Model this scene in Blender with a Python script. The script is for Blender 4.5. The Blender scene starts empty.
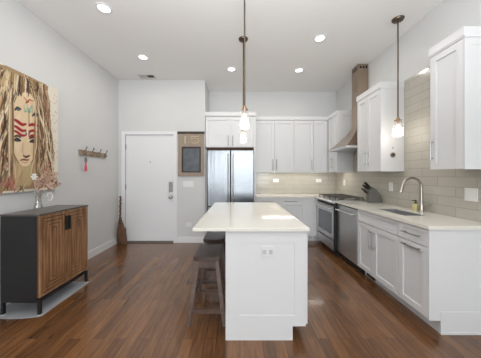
import bpy, bmesh, math, random
import numpy as np
from mathutils import Vector, Matrix

random.seed(7)
PI = math.pi
scene = bpy.context.scene
COL = scene.collection

# ------------------------------------------------------------------ camera
F = 220.0
cam_d = bpy.data.cameras.new('camera')
cam = bpy.data.objects.new('camera', cam_d)
COL.objects.link(cam)
cam.location = (0, 0, 1.34)
cam.rotation_euler = (PI / 2, 0, 0)
cam_d.sensor_fit = 'HORIZONTAL'
cam_d.sensor_width = 36.0
cam_d.lens = 36.0 * F / 481.0
cam_d.shift_x = 1.5 / 481.0
cam_d.shift_y = -4.0 / 481.0
cam_d.clip_start = 0.05
scene.camera = cam

# ------------------------------------------------------------------ world, exposure
w = bpy.data.worlds.new('world')
scene.world = w
w.use_nodes = True
bg = w.node_tree.nodes['Background']
bg.inputs[0].default_value = (0.86, 0.93, 1.0, 1)
bg.inputs[1].default_value = 1.2
vs = scene.view_settings
vs.view_transform = 'Standard'
vs.look = 'None'
vs.gamma = 1.0
vs.use_curve_mapping = False
vs.exposure = -0.95


def area(name, loc, rot, sx, sy, power, col=(1, 1, 1), parent=None, shape='RECTANGLE', spread=PI):
    l = bpy.data.lights.new(name, 'AREA')
    l.shape = shape
    l.size = sx
    if shape in ('RECTANGLE', 'ELLIPSE'):
        l.size_y = sy
    l.energy = power
    l.color = col
    l.spread = spread
    o = bpy.data.objects.new(name, l)
    COL.objects.link(o)
    o.rotation_euler = rot
    if parent is not None:
        o.parent = parent
        loc = Vector(loc) - parent.location
    o.location = loc
    return o


DAY = (0.88, 0.95, 1.0)
WARM = (1.0, 0.95, 0.88)
# daylight through three unseen windows placed in the rear wall (behind the camera)
for wx in (-1.55, 0.0, 1.45):
    area('window_daylight', (wx, -5.52, 1.65), (PI / 2, 0, 0), 1.15, 2.1, 128, DAY)
# added fill light, aimed up at the ceiling to brighten the room
area('added_ceiling_fill', (0.0, 0.2, 2.1), (math.radians(168), 0, 0), 1.6, 1.0, 158, (0.95, 0.975, 1.0))

# ------------------------------------------------------------------ materials


def srgb(r, g, b):
    def f(c):
        c /= 255.0
        return c / 12.92 if c <= 0.04045 else ((c + 0.055) / 1.055) ** 2.4
    return (f(r), f(g), f(b), 1)


def mat(name, col, rough=0.5, metal=0.0, noise=0.0, nscale=(8, 8, 8), bump=0.0, bscale=None, coat=0.0, spec=0.5, coords='Object'):
    m = bpy.data.materials.new(name)
    m.use_nodes = True
    nt = m.node_tree
    b = nt.nodes['Principled BSDF']
    b.inputs['Base Color'].default_value = col
    b.inputs['Roughness'].default_value = rough
    b.inputs['Metallic'].default_value = metal
    b.inputs['Coat Weight'].default_value = coat
    b.inputs['Specular IOR Level'].default_value = spec
    if noise > 0 or bump > 0:
        tc = nt.nodes.new('ShaderNodeTexCoord')
        mp = nt.nodes.new('ShaderNodeMapping')
        mp.inputs['Scale'].default_value = nscale
        nz = nt.nodes.new('ShaderNodeTexNoise')
        nz.inputs['Scale'].default_value = 1.0
        nz.inputs['Detail'].default_value = 4
        nt.links.new(tc.outputs[coords], mp.inputs[0])
        nt.links.new(mp.outputs[0], nz.inputs['Vector'])
        if noise > 0:
            cr = nt.nodes.new('ShaderNodeValToRGB')
            cr.color_ramp.elements[0].position = 0.3
            cr.color_ramp.elements[1].position = 0.7
            cr.color_ramp.elements[0].color = tuple(c * (1 - noise) for c in col[:3]) + (1,)
            cr.color_ramp.elements[1].color = tuple(min(1, c * (1 + noise)) for c in col[:3]) + (1,)
            nt.links.new(nz.outputs['Fac'], cr.inputs[0])
            nt.links.new(cr.outputs[0], b.inputs['Base Color'])
        if bump > 0:
            bp = nt.nodes.new('ShaderNodeBump')
            bp.inputs['Strength'].default_value = bump
            bp.inputs['Distance'].default_value = 0.01
            nt.links.new(nz.outputs['Fac'], bp.inputs['Height'])
            nt.links.new(bp.outputs[0], b.inputs['Normal'])
    return m


def emis(name, col, strength):
    m = bpy.data.materials.new(name)
    m.use_nodes = True
    b = m.node_tree.nodes['Principled BSDF']
    b.inputs['Base Color'].default_value = col
    b.inputs['Emission Color'].default_value = col
    b.inputs['Emission Strength'].default_value = strength
    return m


def thin_glass(name, tint=(1, 1, 1, 1), refl=0.12, milk=0.0):
    m = bpy.data.materials.new(name)
    m.use_nodes = True
    nt = m.node_tree
    nt.nodes.remove(nt.nodes['Principled BSDF'])
    out = nt.nodes['Material Output']
    t = nt.nodes.new('ShaderNodeBsdfTransparent')
    t.inputs[0].default_value = tint
    g = nt.nodes.new('ShaderNodeBsdfGlossy')
    g.inputs['Roughness'].default_value = 0.03
    lw = nt.nodes.new('ShaderNodeLayerWeight')
    lw.inputs[0].default_value = 0.35
    mm = nt.nodes.new('ShaderNodeMath')
    mm.operation = 'MULTIPLY_ADD'
    mm.inputs[1].default_value = 0.55
    mm.inputs[2].default_value = refl
    mx = nt.nodes.new('ShaderNodeMixShader')
    nt.links.new(lw.outputs['Facing'], mm.inputs[0])
    nt.links.new(mm.outputs[0], mx.inputs[0])
    nt.links.new(t.outputs[0], mx.inputs[1])
    nt.links.new(g.outputs[0], mx.inputs[2])
    if milk > 0:                      # seeded (bubbly) glass scatters a little of the bulb's light
        tl = nt.nodes.new('ShaderNodeBsdfTranslucent')
        tl.inputs[0].default_value = (0.95, 0.95, 0.95, 1)
        m2 = nt.nodes.new('ShaderNodeMixShader')
        m2.inputs[0].default_value = milk
        nt.links.new(mx.outputs[0], m2.inputs[1])
        nt.links.new(tl.outputs[0], m2.inputs[2])
        mx = m2
    nt.links.new(mx.outputs[0], out.inputs[0])
    return m


def brick_mat(name, axes, bw, rh, c1, c2, mortar, msize, rough, grain=None, bump=0.3, offset=0.5, coat=0.0, shift=0.0):
    """bricks laid along axes[0] (length bw) with rows along axes[1] (height rh), metres."""
    m = bpy.data.materials.new(name)
    m.use_nodes = True
    nt = m.node_tree
    b = nt.nodes['Principled BSDF']
    geo = nt.nodes.new('ShaderNodeNewGeometry')
    sep = nt.nodes.new('ShaderNodeSeparateXYZ')
    com = nt.nodes.new('ShaderNodeCombineXYZ')
    nt.links.new(geo.outputs['Position'], sep.inputs[0])
    nt.links.new(sep.outputs[axes[0]], com.inputs[0])
    ad = nt.nodes.new('ShaderNodeMath')
    ad.operation = 'ADD'
    ad.inputs[1].default_value = shift
    nt.links.new(sep.outputs[axes[1]], ad.inputs[0])
    nt.links.new(ad.outputs[0], com.inputs[1])
    br = nt.nodes.new('ShaderNodeTexBrick')
    br.offset = offset
    br.inputs['Scale'].default_value = 1.0
    br.inputs['Brick Width'].default_value = bw
    br.inputs['Row Height'].default_value = rh
    br.inputs['Mortar Size'].default_value = msize
    br.inputs['Mortar Smooth'].default_value = 0.2
    br.inputs['Color1'].default_value = c1
    br.inputs['Color2'].default_value = c2
    br.inputs['Mortar'].default_value = mortar
    nt.links.new(com.outputs[0], br.inputs['Vector'])
    colout = br.outputs['Color']
    if grain:
        mp = nt.nodes.new('ShaderNodeMapping')
        mp.inputs['Scale'].default_value = (grain[0], grain[1], 1)
        nt.links.new(com.outputs[0], mp.inputs[0])
        # offset the grain board by board
        vm = nt.nodes.new('ShaderNodeVectorMath')
        vm.operation = 'MULTIPLY_ADD'
        vm.inputs[1].default_value = (37, 53, 0)
        nt.links.new(br.outputs['Color'], vm.inputs[0])
        nt.links.new(mp.outputs[0], vm.inputs[2])
        nz = nt.nodes.new('ShaderNodeTexNoise')
        nz.inputs['Scale'].default_value = 1.0
        nz.inputs['Detail'].default_value = 6
        nz.inputs['Roughness'].default_value = 0.65
        nz.inputs['Distortion'].default_value = 0.6
        nt.links.new(vm.outputs[0], nz.inputs['Vector'])
        cr = nt.nodes.new('ShaderNodeValToRGB')
        cr.color_ramp.elements[0].position = 0.28
        cr.color_ramp.elements[1].position = 0.72
        lo, hi = grain[2], grain[3]
        cr.color_ramp.elements[0].color = (lo, lo, lo, 1)
        cr.color_ramp.elements[1].color = (hi, hi, hi * 0.96, 1)
        nt.links.new(nz.outputs['Fac'], cr.inputs[0])
        mx = nt.nodes.new('ShaderNodeMix')
        mx.data_type = 'RGBA'
        mx.blend_type = 'MULTIPLY'
        mx.inputs[0].default_value = 1.0
        nt.links.new(br.outputs['Color'], mx.inputs[6])
        nt.links.new(cr.outputs[0], mx.inputs[7])
        colout = mx.outputs[2]
    nt.links.new(colout, b.inputs['Base Color'])
    b.inputs['Roughness'].default_value = rough
    b.inputs['Coat Weight'].default_value = coat
    b.inputs['Coat Roughness'].default_value = 0.1
    if bump > 0:
        bp = nt.nodes.new('ShaderNodeBump')
        bp.invert = True
        bp.inputs['Strength'].default_value = bump
        bp.inputs['Distance'].default_value = 0.002
        nt.links.new(br.outputs['Fac'], bp.inputs['Height'])
        nt.links.new(bp.outputs[0], b.inputs['Normal'])
    return m


M = {}
M['wall'] = mat('wall paint', srgb(212, 212, 211), 0.85, noise=0.012, nscale=(3, 3, 3))
M['ceil'] = mat('ceiling paint', srgb(243, 242, 241), 0.9)
M['trim'] = mat('trim white paint', srgb(232, 232, 233), 0.4)
M['cab'] = mat('cabinet white paint', srgb(219, 219, 219), 0.38)
M['cabin'] = mat('cabinet dark gap', srgb(120, 118, 114), 0.8)
M['quartz'] = mat('off white quartz', srgb(228, 224, 214), 0.07, noise=0.02, nscale=(60, 60, 60), spec=0.36)
M['floor'] = brick_mat('oak floor boards', (1, 0), 0.9, 0.092, srgb(128, 87, 53), srgb(96, 63, 38), srgb(50, 32, 20), 0.0012,
                       0.27, grain=(3.4, 30.0, 0.55, 1.32), bump=0.3, offset=0.37, coat=0.45)
TILE1, TILE2, GROUT = srgb(186, 181, 170), srgb(179, 174, 163), srgb(150, 142, 131)
M['tile_r'] = brick_mat('taupe wall tile right', (1, 2), 0.405, 0.1015, TILE1, TILE2, GROUT, 0.0022, 0.12, shift=-0.914, bump=0.5)
M['tile_b'] = brick_mat('taupe wall tile back', (0, 2), 0.405, 0.1015, TILE1, TILE2, GROUT, 0.0022, 0.12, shift=-0.914, bump=0.5)
M['steel'] = mat('brushed stainless steel', srgb(202, 203, 204), 0.38, 1.0, noise=0.03, nscale=(1, 1, 120), bump=0.0)
M['fridge'] = mat('fridge stainless steel', srgb(122, 124, 127), 0.24, 1.0, bump=0.55, nscale=(10, 10, 0.7))
M['hood'] = mat('hood stainless steel', srgb(178, 160, 143), 0.26, 1.0)
M['chrome'] = mat('satin nickel', srgb(178, 172, 162), 0.28, 1.0)
M['pull'] = mat('cabinet pull nickel', srgb(165, 163, 160), 0.35, 1.0)
M['dark'] = mat('black enamel', srgb(26, 26, 27), 0.4)
M['iron'] = mat('cast iron', srgb(88, 83, 76), 0.55)
M['glassdark'] = mat('oven glass', srgb(120, 124, 130), 0.08, 0.75)
M['bronze'] = mat('bronze rod', srgb(104, 92, 80), 0.35, 0.85)
M['copper'] = mat('copper socket', srgb(168, 136, 108), 0.3, 0.9)
M['glass'] = thin_glass('clear jar glass', refl=0.08, milk=0.11)
M['vase'] = thin_glass('vase glass', (0.93, 0.94, 0.94, 1), refl=0.14)
M['bulb'] = emis('bulb glow', (1.0, 0.90, 0.74, 1), 9.0)
M['lamp'] = emis('downlight lens', (1.0, 0.96, 0.90, 1), 7.0)
M['led'] = emis('led strip', (1.0, 0.93, 0.80, 1), 14.0)
M['plate'] = mat('white plastic plate', srgb(230, 229, 226), 0.35)
M['slot'] = mat('outlet slots', srgb(186, 186, 186), 0.5)
M['stoolwood'] = mat('dark walnut stool wood', srgb(94, 74, 64), 0.3, noise=0.3, nscale=(10, 50, 50))
M['groove'] = mat('dark walnut groove', srgb(84, 58, 39), 0.6)
M['stoolseat'] = mat('dark stool seat', srgb(72, 54, 46), 0.22, noise=0.2, nscale=(10, 40, 40))
M['walnut'] = None
M['blackmetal'] = mat('black powder coat', srgb(30, 29, 30), 0.45)
M['sidepanel'] = mat('charcoal side panel', srgb(27, 26, 26), 0.5, noise=0.06, nscale=(4, 4, 30))
M['topdark'] = mat('dark top', srgb(86, 80, 76), 0.28, noise=0.08, nscale=(30, 4, 30))
M['greypatch'] = mat('grey floor patch', srgb(158, 160, 163), 0.9, noise=0.05, nscale=(40, 40, 40))
M['foot'] = mat('pale foot pad', srgb(225, 222, 215), 0.6)
M['broom'] = mat('broom twigs', srgb(112, 82, 64), 0.8, noise=0.4, nscale=(90, 90, 6))
M['broomhandle'] = mat('twisted broom handle', srgb(104, 84, 68), 0.7, noise=0.45, nscale=(40, 40, 26))
M['rustic'] = mat('weathered wood', srgb(155, 140, 124), 0.7, noise=0.14, nscale=(50, 50, 8))
M['rusticdark'] = mat('dark wood rail', srgb(54, 41, 33), 0.6)
M['slate'] = mat('chalkboard slate', srgb(86, 90, 96), 0.45, noise=0.28, nscale=(9, 9, 9))
M['gold'] = mat('pale gold paint', srgb(196, 180, 146), 0.5)
M['rackwood'] = mat('distressed rack wood', srgb(158, 138, 118), 0.8, noise=0.4, nscale=(60, 16, 30))
M['pewter'] = mat('pewter', srgb(120, 112, 104), 0.4, 0.8)
M['pink'] = mat('coral pink tassel', srgb(206, 74, 92), 0.8)
M['greycord'] = mat('grey cord', srgb(112, 110, 112), 0.7)
M['block'] = mat('grey knife block', srgb(104, 102, 97), 0.5, noise=0.06, nscale=(30, 30, 30))
M['knifehandle'] = mat('black knife handle', srgb(34, 31, 29), 0.4)
M['soap'] = mat('yellow green soap', srgb(190, 182, 132), 0.2)
M['soapcap'] = mat('dark green pump', srgb(66, 68, 46), 0.4)
M['sink'] = mat('sink steel', srgb(160, 160, 163), 0.5, 0.6)
M['vent'] = mat('vent white', srgb(206, 203, 198), 0.6)
M['ventdark'] = mat('vent duct', srgb(62, 60, 58), 0.8)
M['dried'] = mat('dried stems', srgb(206, 188, 164), 0.8)
M['driedpink'] = mat('dusty pink blooms', srgb(204, 172, 152), 0.8, noise=0.15, nscale=(60, 60, 60))
M['petal'] = mat('white petals', srgb(236, 234, 228), 0.6)
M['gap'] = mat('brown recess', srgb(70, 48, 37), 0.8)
M['canvas'] = mat('canvas edge', srgb(218, 212, 200), 0.9)
M['threshold'] = mat('grey threshold', srgb(120, 112, 106), 0.5, 0.3)


def walnut_door():
    """walnut veneer, grooved in nested rectangles (as on the sideboard's two doors)."""
    m = bpy.data.materials.new('walnut reeded doors')
    m.use_nodes = True
    nt = m.node_tree
    b = nt.nodes['Principled BSDF']
    geo = nt.nodes.new('ShaderNodeNewGeometry')
    mp = nt.nodes.new('ShaderNodeMapping')
    mp.inputs['Scale'].default_value = (20, 26, 3)
    nz = nt.nodes.new('ShaderNodeTexNoise')
    nz.inputs['Scale'].default_value = 1
    nz.inputs['Detail'].default_value = 6
    nz.inputs['Distortion'].default_value = 0.5
    cr = nt.nodes.new('ShaderNodeValToRGB')
    cr.color_ramp.elements[0].position = 0.3
    cr.color_ramp.elements[1].position = 0.72
    cr.color_ramp.elements[0].color = srgb(112, 78, 52)
    cr.color_ramp.elements[1].color = srgb(176, 132, 94)
    nt.links.new(geo.outputs['Position'], mp.inputs[0])
    nt.links.new(mp.outputs[0], nz.inputs['Vector'])
    nt.links.new(nz.outputs['Fac'], cr.inputs[0])
    nt.links.new(cr.outputs[0], b.inputs['Base Color'])
    b.inputs['Roughness'].default_value = 0.42
    return m


M['walnut'] = walnut_door()

# ------------------------------------------------------------------ mesh helpers


class MB:
    def __init__(s):
        s.bm = bmesh.new()

    def box(s, x0, x1, y0, y1, z0, z1):
        if x0 > x1: x0, x1 = x1, x0
        if y0 > y1: y0, y1 = y1, y0
        if z0 > z1: z0, z1 = z1, z0
        v = [s.bm.verts.new(p) for p in ((x0, y0, z0), (x1, y0, z0), (x1, y1, z0), (x0, y1, z0),
                                         (x0, y0, z1), (x1, y0, z1), (x1, y1, z1), (x0, y1, z1))]
        for f in ((0, 3, 2, 1), (4, 5, 6, 7), (0, 1, 5, 4), (1, 2, 6, 5), (2, 3, 7, 6), (3, 0, 4, 7)):
            s.bm.faces.new([v[i] for i in f])
        return s

    def hexa(s, bottom, top):
        """8-corner solid from two quads (lists of 4 points, counter-clockwise from above)."""
        v = [s.bm.verts.new(p) for p in list(bottom) + list(top)]
        for f in ((0, 3, 2, 1), (4, 5, 6, 7), (0, 1, 5, 4), (1, 2, 6, 5), (2, 3, 7, 6), (3, 0, 4, 7)):
            s.bm.faces.new([v[i] for i in f])
        return s

    def bar(s, p0, p1, wx, wy):
        """straight bar of rectangular section between two points (roughly upright)."""
        a, b = Vector(p0), Vector(p1)
        q = lambda c: [(c.x - wx / 2, c.y - wy / 2, c.z), (c.x + wx / 2, c.y - wy / 2, c.z),
                       (c.x + wx / 2, c.y + wy / 2, c.z), (c.x - wx / 2, c.y + wy / 2, c.z)]
        return s.hexa(q(a), q(b)) if a.z < b.z else s.hexa(q(b), q(a))

    def ring(s, c, d, r, seg, up=None):
        d = Vector(d).normalized()
        u = Vector(up) if up else (Vector((0, 0, 1)) if abs(d.z) < 0.9 else Vector((1, 0, 0)))
        u = (u - d * u.dot(d)).normalized()
        v = d.cross(u)
        return [s.bm.verts.new(Vector(c) + (u * math.cos(2 * PI * i / seg) + v * math.sin(2 * PI * i / seg)) * r) for i in range(seg)]

    def loft(s, rings, cap=True):
        n = len(rings[0])
        for a, b in zip(rings, rings[1:]):
            for i in range(n):
                s.bm.faces.new((a[i], a[(i + 1) % n], b[(i + 1) % n], b[i]))
        if cap:
            s.bm.faces.new(list(reversed(rings[0])))
            s.bm.faces.new(rings[-1])
        return s

    def tube(s, pts, r, seg=10, cap=True):
        pts = [Vector(p) for p in pts]
        rr = r if isinstance(r, (list, tuple)) else [r] * len(pts)
        rings = []
        up = None
        for i, p in enumerate(pts):
            d = (pts[min(i + 1, len(pts) - 1)] - pts[max(i - 1, 0)]).normalized()
            if up is None:
                up = Vector((0, 0, 1)) if abs(d.z) < 0.9 else Vector((1, 0, 0))
            up = (up - d * up.dot(d)).normalized()
            rings.append(s.ring(p, d, rr[i], seg, up))
        return s.loft(rings, cap)

    def lathe(s, c, prof, seg=20, cap=True):
        """prof: list of (radius, z) relative to c, bottom to top."""
        rings = [[s.bm.verts.new((c[0] + r * math.cos(2 * PI * i / seg), c[1] + r * math.sin(2 * PI * i / seg), c[2] + z)) for i in range(seg)] for r, z in prof]
        return s.loft(rings, cap)

    def prism(s, poly, axis, a, b):
        """extrude a 2D polygon along axis; poly in the two other axes (in x,y,z order)."""
        def P(p, t):
            q = list(p)
            q.insert(axis, t)
            return q
        lo = [s.bm.verts.new(P(p, a)) for p in poly]
        hi = [s.bm.verts.new(P(p, b)) for p in poly]
        return s.loft([lo, hi])

    def build(s, name, m, parent=None, smooth=False, bevel=0.0, structure=False):
        root = Vector((0, 0, 0))
        p = parent
        while p is not None:
            root += p.location
            p = p.parent
        bmesh.ops.recalc_face_normals(s.bm, faces=s.bm.faces)
        if root.length > 0:
            bmesh.ops.translate(s.bm, verts=s.bm.verts, vec=-root)
        me = bpy.data.meshes.new(name)
        s.bm.to_mesh(me)
        s.bm.free()
        me.materials.append(m)
        if smooth:
            for f in me.polygons:
                f.use_smooth = True
            try:
                me.set_sharp_from_angle(angle=math.radians(40))
            except Exception:
                pass
        o = bpy.data.objects.new(name, me)
        COL.objects.link(o)
        if parent is not None:
            o.parent = parent
        if bevel > 0:
            bv = o.modifiers.new('bevel', 'BEVEL')
            bv.width = bevel
            bv.segments = 2
            bv.limit_method = 'ANGLE'
        if structure:
            o['kind'] = 'structure'
        return o


def tag(o, label, cat, group=None):
    o['label'] = label
    o['category'] = cat
    if group:
        o['group'] = group
    return o


def thing(name, loc, label, cat, group=None):
    o = bpy.data.objects.new(name, None)
    COL.objects.link(o)
    o.location = loc
    o.empty_display_size = 0.1
    return tag(o, label, cat, group)


def copy_tree(o, parent=None):
    c = o.copy()
    COL.objects.link(c)
    if parent is not None:
        c.parent = parent
    for ch in [k for k in bpy.data.objects if k.parent is o]:
        copy_tree(ch, c)
    return c


def fbox(mb, face, plane, u0, u1, d0, d1, z0, z1):
    """box on a face: u along the face, d outward from the plane."""
    if face == '-y':
        mb.box(u0, u1, plane - d0, plane - d1, z0, z1)
    elif face == '-x':
        mb.box(plane - d0, plane - d1, u0, u1, z0, z1)
    elif face == '+x':
        mb.box(plane + d0, plane + d1, u0, u1, z0, z1)
    return mb


def shaker(mb, face, plane, u0, u1, z0, z1, th=0.02, stile=0.058, rec=0.012, g=0.003):
    u0 += g; u1 -= g; z0 += g; z1 -= g
    fbox(mb, face, plane, u0, u0 + stile, 0, th, z0, z1)
    fbox(mb, face, plane, u1 - stile, u1, 0, th, z0, z1)
    fbox(mb, face, plane, u0 + stile, u1 - stile, 0, th, z0, z0 + stile)
    fbox(mb, face, plane, u0 + stile, u1 - stile, 0, th, z1 - stile, z1)
    fbox(mb, face, plane, u0 + stile, u1 - stile, 0, th - rec, z0 + stile, z1 - stile)
    return mb


def pull(face, plane, u, z, length, vertical, parent, m='pull', name='handle', r=0.0055, off=0.03):
    def P(uu, d, zz):
        if face == '-y': return (uu, plane - d, zz)
        if face == '-x': return (plane - d, uu, zz)
        return (plane + d, uu, zz)
    mb = MB()
    h = length / 2
    e = h * 0.78
    if vertical:
        mb.tube([P(u, off, z - h), P(u, off, z + h)], r, 8)
        for k in (-e, e):
            mb.tube([P(u, 0, z + k), P(u, off, z + k)], r * 0.8, 6)
    else:
        mb.tube([P(u - h, off, z), P(u + h, off, z)], r, 8)
        for k in (-e, e):
            mb.tube([P(u + k, 0, z), P(u + k, off, z)], r * 0.8, 6)
    return mb.build(name, M[m], parent, smooth=True)


# ------------------------------------------------------------------ the room
XL, XR, YE, YB, YR, H = -2.40, 2.20, 4.37, 4.98, -5.5, 3.227
RX = -0.675                                   # corner where the entry wall turns back to the fridge
MB().box(XL - 0.1, XR + 0.1, YR - 0.1, YB + 0.1, -0.1, 0).build('floor', M['floor'], structure=True)
MB().box(XL - 0.1, XR + 0.1, YR - 0.1, YB + 0.1, H, H + 0.1).build('ceiling', M['ceil'], structure=True)
MB().box(XL - 0.1, XL, YR, YE, 0, H).build('wall_left', M['wall'], structure=True)
MB().box(XR, XR + 0.1, YR, YB, 0, H).build('wall_right', M['wall'], structure=True)
MB().box(RX, XR, YB, YB + 0.1, 0, H).build('wall_back', M['wall'], structure=True)
DX0, DX1, DZ = -2.2525, -1.303, 2.137
mb = MB()
mb.box(XL, DX0 - 0.012, YE, YE + 0.1, 0, H)
mb.box(DX1 + 0.012, RX, YE, YE + 0.1, 0, H)
mb.box(DX0 - 0.012, DX1 + 0.012, YE, YE + 0.1, DZ + 0.012, H)
mb.build('wall_entry', M['wall'], structure=True)
MB().box(RX - 0.1, RX, YE + 0.1, YB, 0, H).build('wall_return', M['wall'], structure=True)
# rear wall, unseen behind the camera, three tall windows added for daylight
WIN = [(-2.13, -0.97), (-0.58, 0.58), (0.87, 2.03)]
mb = MB()
xs = [XL] + [v for ab in WIN for v in ab] + [XR]
for i in range(0, len(xs), 2):
    mb.box(xs[i], xs[i + 1], YR - 0.1, YR, 0, H)
for a, b in WIN:
    mb.box(a, b, YR - 0.1, YR, 0, 0.6)
    mb.box(a, b, YR - 0.1, YR, 2.7, H)
mb.build('wall_rear', M['wall'], structure=True)
for i, (a, b) in enumerate(WIN):
    mb = MB()
    for (x0, x1, z0, z1) in ((a, a + 0.05, 0.6, 2.7), (b - 0.05, b, 0.6, 2.7), (a, b, 0.6, 0.65), (a, b, 2.65, 2.7), (a, b, 1.62, 1.67)):
        mb.box(x0, x1, YR - 0.08, YR - 0.03, z0, z1)
    mb.build('window_%d' % (i + 1), M['trim'], structure=True)

# baseboards, casing, door
MB().box(XL, XL + 0.015, YR, YE, 0, 0.115).build('baseboard_left', M['trim'], structure=True)
mb = MB().box(DX1 + 0.08, RX, YE - 0.015, YE, 0, 0.11)
mb.build('baseboard_entry', M['trim'], structure=True)
mb = MB()
mb.box(DX0 - 0.072, DX0 - 0.004, YE - 0.018, YE, 0, DZ + 0.066)
mb.box(DX1 + 0.004, DX1 + 0.072, YE - 0.018, YE, 0, DZ + 0.066)
mb.box(DX0 - 0.004, DX1 + 0.004, YE - 0.018, YE, DZ + 0.004, DZ + 0.066)
mb.build('trim_1', M['trim'], structure=True)
MB().box(DX0 - 0.004, DX1 + 0.004, YE - 0.02, YE + 0.09, 0, 0.022).build('trim_2', M['threshold'], structure=True)

door = MB().box(DX0, DX1, YE + 0.012, YE + 0.055, 0.03, DZ - 0.004).build('door_1', M['trim'], structure=True)
mb = MB().box(-1.392, -1.320, YE - 0.012, YE + 0.011, 1.005, 1.20)
mb.build('keypad_lock', M['pull'], door, bevel=0.006)['label'] = 'steel keypad deadbolt on the door'
MB().box(-1.376, -1.337, YE - 0.018, YE - 0.0125, 1.03, 1.10).build('lock_cover', M['chrome'], door)
mb = MB()
mb.tube([(-1.352, YE + 0.012, 0.905), (-1.352, YE + 0.0, 0.905), (-1.352, YE - 0.022, 0.905), (-1.352, YE - 0.03, 0.905), (-1.352, YE - 0.06, 0.905), (-1.352, YE - 0.072, 0.905)],
        [0.034, 0.034, 0.014, 0.026, 0.03, 0.012], 14)
mb.build('door_knob', M['chrome'], door, smooth=True)
MB().tube([(-1.765, YE + 0.013, 1.60), (-1.765, YE + 0.006, 1.60)], 0.011, 10).build('peephole', M['pewter'], door)
for z in (0.25, 1.1, 1.9):
    MB().box(DX0 - 0.006, DX0 + 0.006, YE + 0.002, YE + 0.012, z - 0.05, z + 0.05).build('hinge', M['pewter'], door)

# tile
MB().box(XR - 0.008, XR, 1.83, YB, 0.914, 2.588).build('wall_tile_right', M['tile_r'], structure=True)
MB().box(0.336, XR - 0.008, YB - 0.008, YB, 0.914, 1.386).build('wall_tile_back', M['tile_b'], structure=True)

# ------------------------------------------------------------------ kitchen island
IX0, IX1, IY0, IY1 = -0.097, 0.541, 1.783, 3.38
isl = thing('kitchen_island', (0.22, 2.58, 0), 'white kitchen island body with outlet on its end panel', 'kitchen island')
mb = MB()
mb.box(IX0, IX1, IY0 + 0.02, IY1 - 0.02, 0.114, 0.8885)
mb.box(IX0, IX1 - 0.11, IY0 + 0.02, IY1 - 0.02, 0.0, 0.114)
mb.build('body', M['cab'], isl)
mb = MB()
# end panel with a toe notch and a shallow frame
fbox(mb, '-y', IY0 + 0.02, IX0, IX1 - 0.106, 0, 0.0145, 0.0, 0.114)
fbox(mb, '-y', IY0 + 0.02, IX0, IX1, 0, 0.0145, 0.114, 0.8885)
for (u0, u1, z0, z1) in ((IX0, 0.006, 0.0, 0.8885), (0.45, IX1, 0.114, 0.8885), (0.006, 0.45, 0.79, 0.8885), (0.006, 0.45, 0.114, 0.20), (0.006, IX1 - 0.106, 0.0, 0.114)):
    fbox(mb, '-y', IY0 + 0.02, u0, u1, 0.0145, 0.02, z0, z1)
mb.build('end_panel', M['cab'], isl)
mb = MB()
fbox(mb, '-x', IX0, IY0, IY1, 0, 0.012, 0.0, 0.8885)
mb.build('back_panel', M['cab'], isl)
for (y0, y1) in ((1.80, 2.33), (2.33, 2.86), (2.86, 3.38)):
    for (z0, z1) in ((0.735, 0.878), (0.40, 0.735), (0.118, 0.40)):
        mb = MB()
        shaker(mb, '+x', IX1, y0, y1, z0, z1, th=0.02, stile=0.05, g=0.002)
        d = mb.build('drawer', M['cab'], isl)
        pull('+x', IX1 + 0.02, (y0 + y1) / 2, (z0 + z1) / 2 + (0.08 if z0 < 0.7 else 0), 0.16, False, d)
mb = MB().box(0.18, 0.281, IY0 - 0.006, IY0 + 0.0065, 0.68, 0.755)
o = mb.build('outlet_plate', M['cab'], isl)
for dx in (-0.026, 0.026):
    MB().box(0.2305 + dx - 0.014, 0.2305 + dx + 0.014, IY0 - 0.0085, IY0 - 0.0062, 0.70, 0.735).build('socket', M['slot'], o)
tag(MB().box(-0.372, 0.568, 1.758, 3.42, 0.889, 0.914).build('island_countertop', M['quartz'], bevel=0.003),
    'large off-white quartz slab on the kitchen island with seating overhang', 'countertop')

# ------------------------------------------------------------------ bar stools


def saddle(mb, cx, cy, L, W, zt):
    n = 12
    rings = []
    for i in range(n + 1):
        t = i / n * 2 - 1
        x = cx + t * W / 2
        z = zt - 0.008 * (1 - t * t) + 0.003 * t * t
        hl = L / 2 - 0.006 * abs(t) ** 4
        rings.append([mb.bm.verts.new(p) for p in ((x, cy - hl, z), (x, cy + hl, z), (x, cy + hl, z - 0.042), (x, cy - hl, z - 0.042))])
    mb.loft(rings)


def stool(cx, cy):
    t = thing('bar_stool', (cx, cy, 0), 'dark walnut saddle-seat bar stool nearest the camera under the island overhang', 'bar stool', 'bar stools at the island')
    mb = MB()
    saddle(mb, cx, cy, 0.36, 0.236, 0.615)
    mb.build('seat', M['stoolseat'], t, bevel=0.004)
    hx, hy, sx, sy = 0.085, 0.125, 0.16, 0.18
    P = lambda ix, iy, z: (cx + ix * (hx + (sx - hx) * (0.57 - z) / 0.57), cy + iy * (hy + (sy - hy) * (0.57 - z) / 0.57), z)
    for ix in (-1, 1):
        for iy in (-1, 1):
            MB().bar(P(ix, iy, 0.001), P(ix, iy, 0.567), 0.034, 0.034).build('leg', M['stoolwood'], t)
    for iy in (-1, 1):
        a, b = P(-1, iy, 0.125), P(1, iy, 0.125)
        MB().box(a[0] + 0.0, b[0], a[1] - 0.009, a[1] + 0.009, 0.105, 0.14).build('stretcher', M['stoolwood'], t)
        a, b = P(-1, iy, 0.50), P(1, iy, 0.50)
        MB().box(a[0], b[0], a[1] - 0.008, a[1] + 0.008, 0.50, 0.562).build('apron', M['stoolwood'], t)
    for ix in (-1, 1):
        a, b = P(ix, -1, 0.25), P(ix, 1, 0.25)
        MB().box(a[0] - 0.009, a[0] + 0.009, a[1], b[1], 0.235, 0.268).build('stretcher', M['stoolwood'], t)
    return t


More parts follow.
